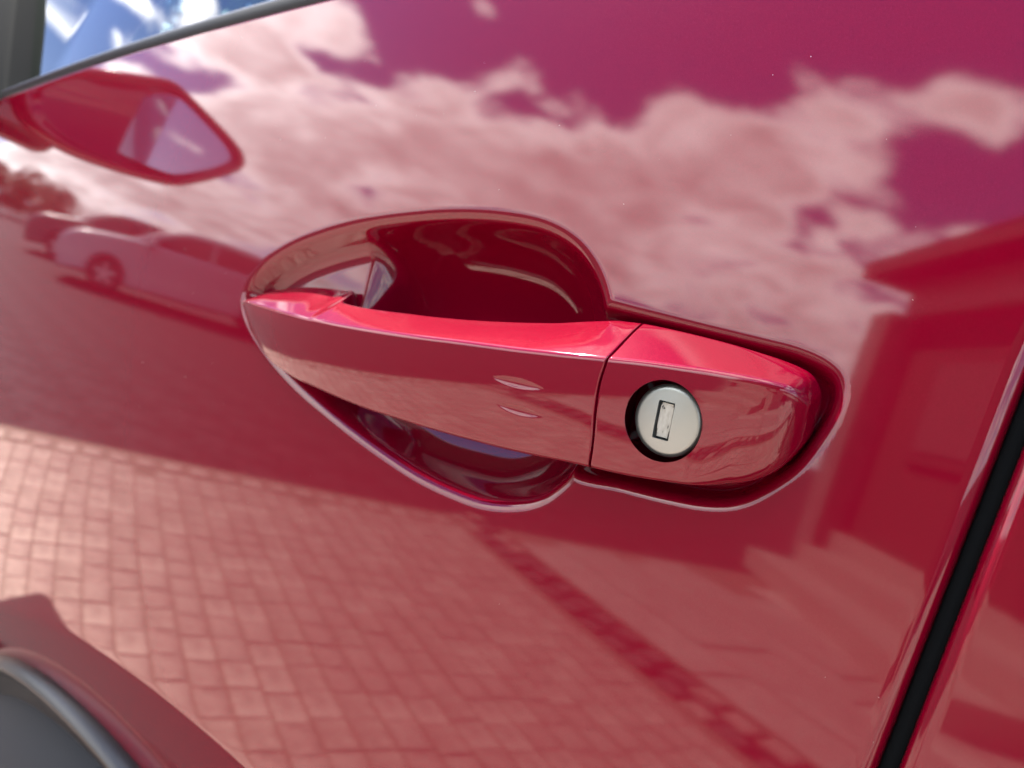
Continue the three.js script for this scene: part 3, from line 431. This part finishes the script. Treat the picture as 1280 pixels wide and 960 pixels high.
function streetCar(name, label, paint, L, wid) {
  const c = thing(name, label, 'car'), low = [[0.05, 0.28], [0.0, 0.5], [0.04, 0.72], [0.25, 0.86], [1.15, 1.0], [3.6, 1.02], [4.2, 0.98], [4.3, 0.7], [4.26, 0.3]], S = (p, holes) => { const s = new THREE.Shape(); p.forEach(([x, y], i) => (i ? s.lineTo(x, y) : s.moveTo(x, y))); return s; };
  const body = new THREE.Shape(); body.moveTo(0.06, 0.26); body.quadraticCurveTo(-0.03, 0.5, 0.04, 0.68); body.quadraticCurveTo(0.15, 0.84, 0.5, 0.9); body.lineTo(1.2, 0.99); body.lineTo(3.9, 1.03); body.quadraticCurveTo(4.3, 1.0, 4.32, 0.75); body.quadraticCurveTo(4.34, 0.4, 4.26, 0.26); body.lineTo(3.86, 0.26); body.absarc(3.48, 0.31, 0.37, 0, Math.PI, false); body.lineTo(1.24, 0.26); body.absarc(0.86, 0.31, 0.37, 0, Math.PI, false); body.lineTo(0.06, 0.26);
  mesh('body', new THREE.ExtrudeGeometry(body, { depth: wid - 0.2, bevelEnabled: true, bevelSize: 0.05, bevelThickness: 0.1, bevelSegments: 5, curveSegments: 20 }).translate(0, 0, -wid / 2 + 0.1), paint, c);
  const cab = new THREE.Shape(); cab.moveTo(1.15, 0.99); cab.quadraticCurveTo(1.7, 1.38, 2.1, 1.44); cab.quadraticCurveTo(3.0, 1.52, 3.6, 1.38); cab.quadraticCurveTo(4.0, 1.2, 4.15, 1.0); cab.lineTo(1.15, 0.99);
  mesh('roof', new THREE.ExtrudeGeometry(cab, { depth: wid - 0.56, bevelEnabled: true, bevelSize: 0.03, bevelThickness: 0.14, bevelSegments: 5, curveSegments: 16 }).translate(0, 0, -wid / 2 + 0.28), paint, c);
  const win = [[[1.42, 1.05], [1.95, 1.36], [2.45, 1.40], [2.45, 1.05]], [[2.53, 1.05], [2.53, 1.405], [3.2, 1.38], [3.7, 1.2], [3.75, 1.06]]];
  for (const z of [-1, 1]) for (const p of win) mesh('side_window', new THREE.ExtrudeGeometry(S(p), { depth: 0.02, bevelEnabled: false }).translate(0, 0, z * (wid / 2 - 0.128) - 0.01), M.tint, c);
  for (const x of [0.86, 3.48]) for (const z of [-1, 1]) { const t = mesh('wheel', new THREE.TorusGeometry(0.235, 0.085, 14, 36), M.tyre, c); t.position.set(x, 0.32, z * (wid / 2 - 0.1)); const r = mesh('rim', new THREE.CylinderGeometry(0.19, 0.19, 0.1, 30).rotateX(Math.PI / 2), M.inside, t); for (let k = 0; k < 5; k++) mesh('spoke', new THREE.BoxGeometry(0.05, 0.17, 0.13).translate(0, 0.1, 0).rotateZ((k * Math.PI * 2) / 5), M.alloy, t); }
  for (const z of [-1, 1]) { mesh('headlight', new RoundedBoxGeometry(0.3, 0.12, 0.3, 3, 0.05).rotateZ(0.2).translate(0.2, 0.73, z * (wid / 2 - 0.17)), M.mirror, c); mesh('mirror', new RoundedBoxGeometry(0.12, 0.14, 0.2, 3, 0.04).translate(1.5, 1.06, z * (wid / 2 + 0.08)), paint, c); }
  mesh('bumper_grille', new RoundedBoxGeometry(0.1, 0.2, wid - 0.5, 3, 0.03).translate(0.0, 0.45, 0), M.inside, c);
  return c;
}
{
  const d = streetCar('dark_car', 'dark grey hatchback parked behind the pale silver one', new THREE.MeshPhysicalMaterial({ color: lin(0.03, 0.032, 0.036), roughness: 0.4, clearcoat: 1, clearcoatRoughness: 0.03 }), 4.3, 1.78);
  d.position.copy(at(16.4, -3.3, -0.02)); d.rotation.y = -Math.PI / 2 + TH;
  const c = streetCar('silver_car', 'pale silver hatchback parked across the road', M.white, 4.3, 1.78);
  c.position.copy(at(12.2, -1.8, -0.02)); c.rotation.y = -Math.PI / 2 + TH;
}
M.bark = new THREE.MeshStandardMaterial({ color: lin(0.07, 0.05, 0.035), roughness: 0.95 });
M.leaf = [[0.05, 0.085, 0.025], [0.075, 0.08, 0.028], [0.045, 0.07, 0.03], [0.10, 0.075, 0.035]].map((c) => new THREE.MeshStandardMaterial({ color: lin(...c), roughness: 0.8, side: THREE.DoubleSide }));
function tree(label, x, z, hgt, rad, kind, seed) {
  const t = thing('tree', label, 'tree', null), R = rng(seed); t.position.set(x, GROUND - 0.02, z);
  const limbs = [new THREE.CylinderGeometry(0.05 * hgt * 0.3, 0.05 * hgt * 0.5, hgt * 0.55, 10).translate(0, hgt * 0.275, 0)];
  for (let k = 0; k < 5; k++) { const a = k * 1.3 + R(); limbs.push(new THREE.CylinderGeometry(0.03, 0.07, hgt * 0.45, 6).translate(0, hgt * 0.22, 0).rotateZ(0.5 + 0.3 * R()).rotateY(a).translate(0, hgt * 0.38, 0)); }
  mesh('trunk', mergeGeometries(limbs), M.bark, t);
  const N = 2600, p = new Float32Array(N * 9), lobes = Array.from({ length: 14 }, () => { const a = R() * 6.28, q = Math.sqrt(R()) * rad * 0.75; return [Math.cos(a) * q, hgt * (0.45 + 0.45 * R()), Math.sin(a) * q, rad * (0.28 + 0.22 * R())]; });
  for (let i = 0; i < N; i++) { const l = lobes[Math.floor(R() * 14)], d = V3(R() - 0.5, R() - 0.5, R() - 0.5).normalize().multiplyScalar(l[3] * Math.cbrt(0.3 + 0.7 * R())), c = V3(l[0], l[1], l[2]).add(d), s = 0.05 * rad + 0.03 * R() * rad; for (let k = 0; k < 3; k++) p.set([c.x + (R() - 0.5) * 2 * s, c.y + (R() - 0.5) * 2 * s, c.z + (R() - 0.5) * 2 * s], i * 9 + k * 3); }
  const g = new THREE.BufferGeometry(); g.setAttribute('position', new THREE.BufferAttribute(p, 3)); g.computeVertexNormals(); mesh('crown', g, M.leaf[kind], t);
}
[[-34, 3.2, 2.0, 1.9, 3], [-36, 5.4, 2.3, 2.2, 1], [-37, 7.6, 1.9, 2.0, 3], [-32, 0.4, 2.4, 2.2, 1]].forEach(([x, z, h, r, k], i) => tree(['small brown leaved tree at the far end of the road', 'bushy olive tree beyond the road, taller than its neighbours', 'low brown tree beyond the olive one', 'olive tree nearest the line of the parked red car'][i], x, z, h, r, k, 100 + i));
[[-8.8, -3.7, 6.4, 2.3, 0], [-15, -1.4, 4.2, 1.6, 0], [-21, -0.8, 5.2, 2.0, 2], [-13, -7, 4.6, 2.2, 0], [-16, -10.5, 4.4, 2.4, 2], [-22, -10, 5.6, 2.6, 0], [-9.5, -7.5, 3.6, 1.8, 1], [-30, -12, 5.2, 2.6, 2]].forEach(([x, z, h, r, k], i) => tree(['tallest green tree, nearest ahead of the car and seen in its side window', 'green tree standing ahead of the car on its own side of the road', 'taller dark green tree ahead of the car, beyond the nearer green one', 'green tree behind the car, seen through its window', 'dark green tree farther behind the car window', 'tall green tree far behind the car window', 'olive green tree nearest behind the car window', 'distant dark tree through the car window'][i], x, z, h, r, k, 200 + i));
renderer.render(scene, camera);
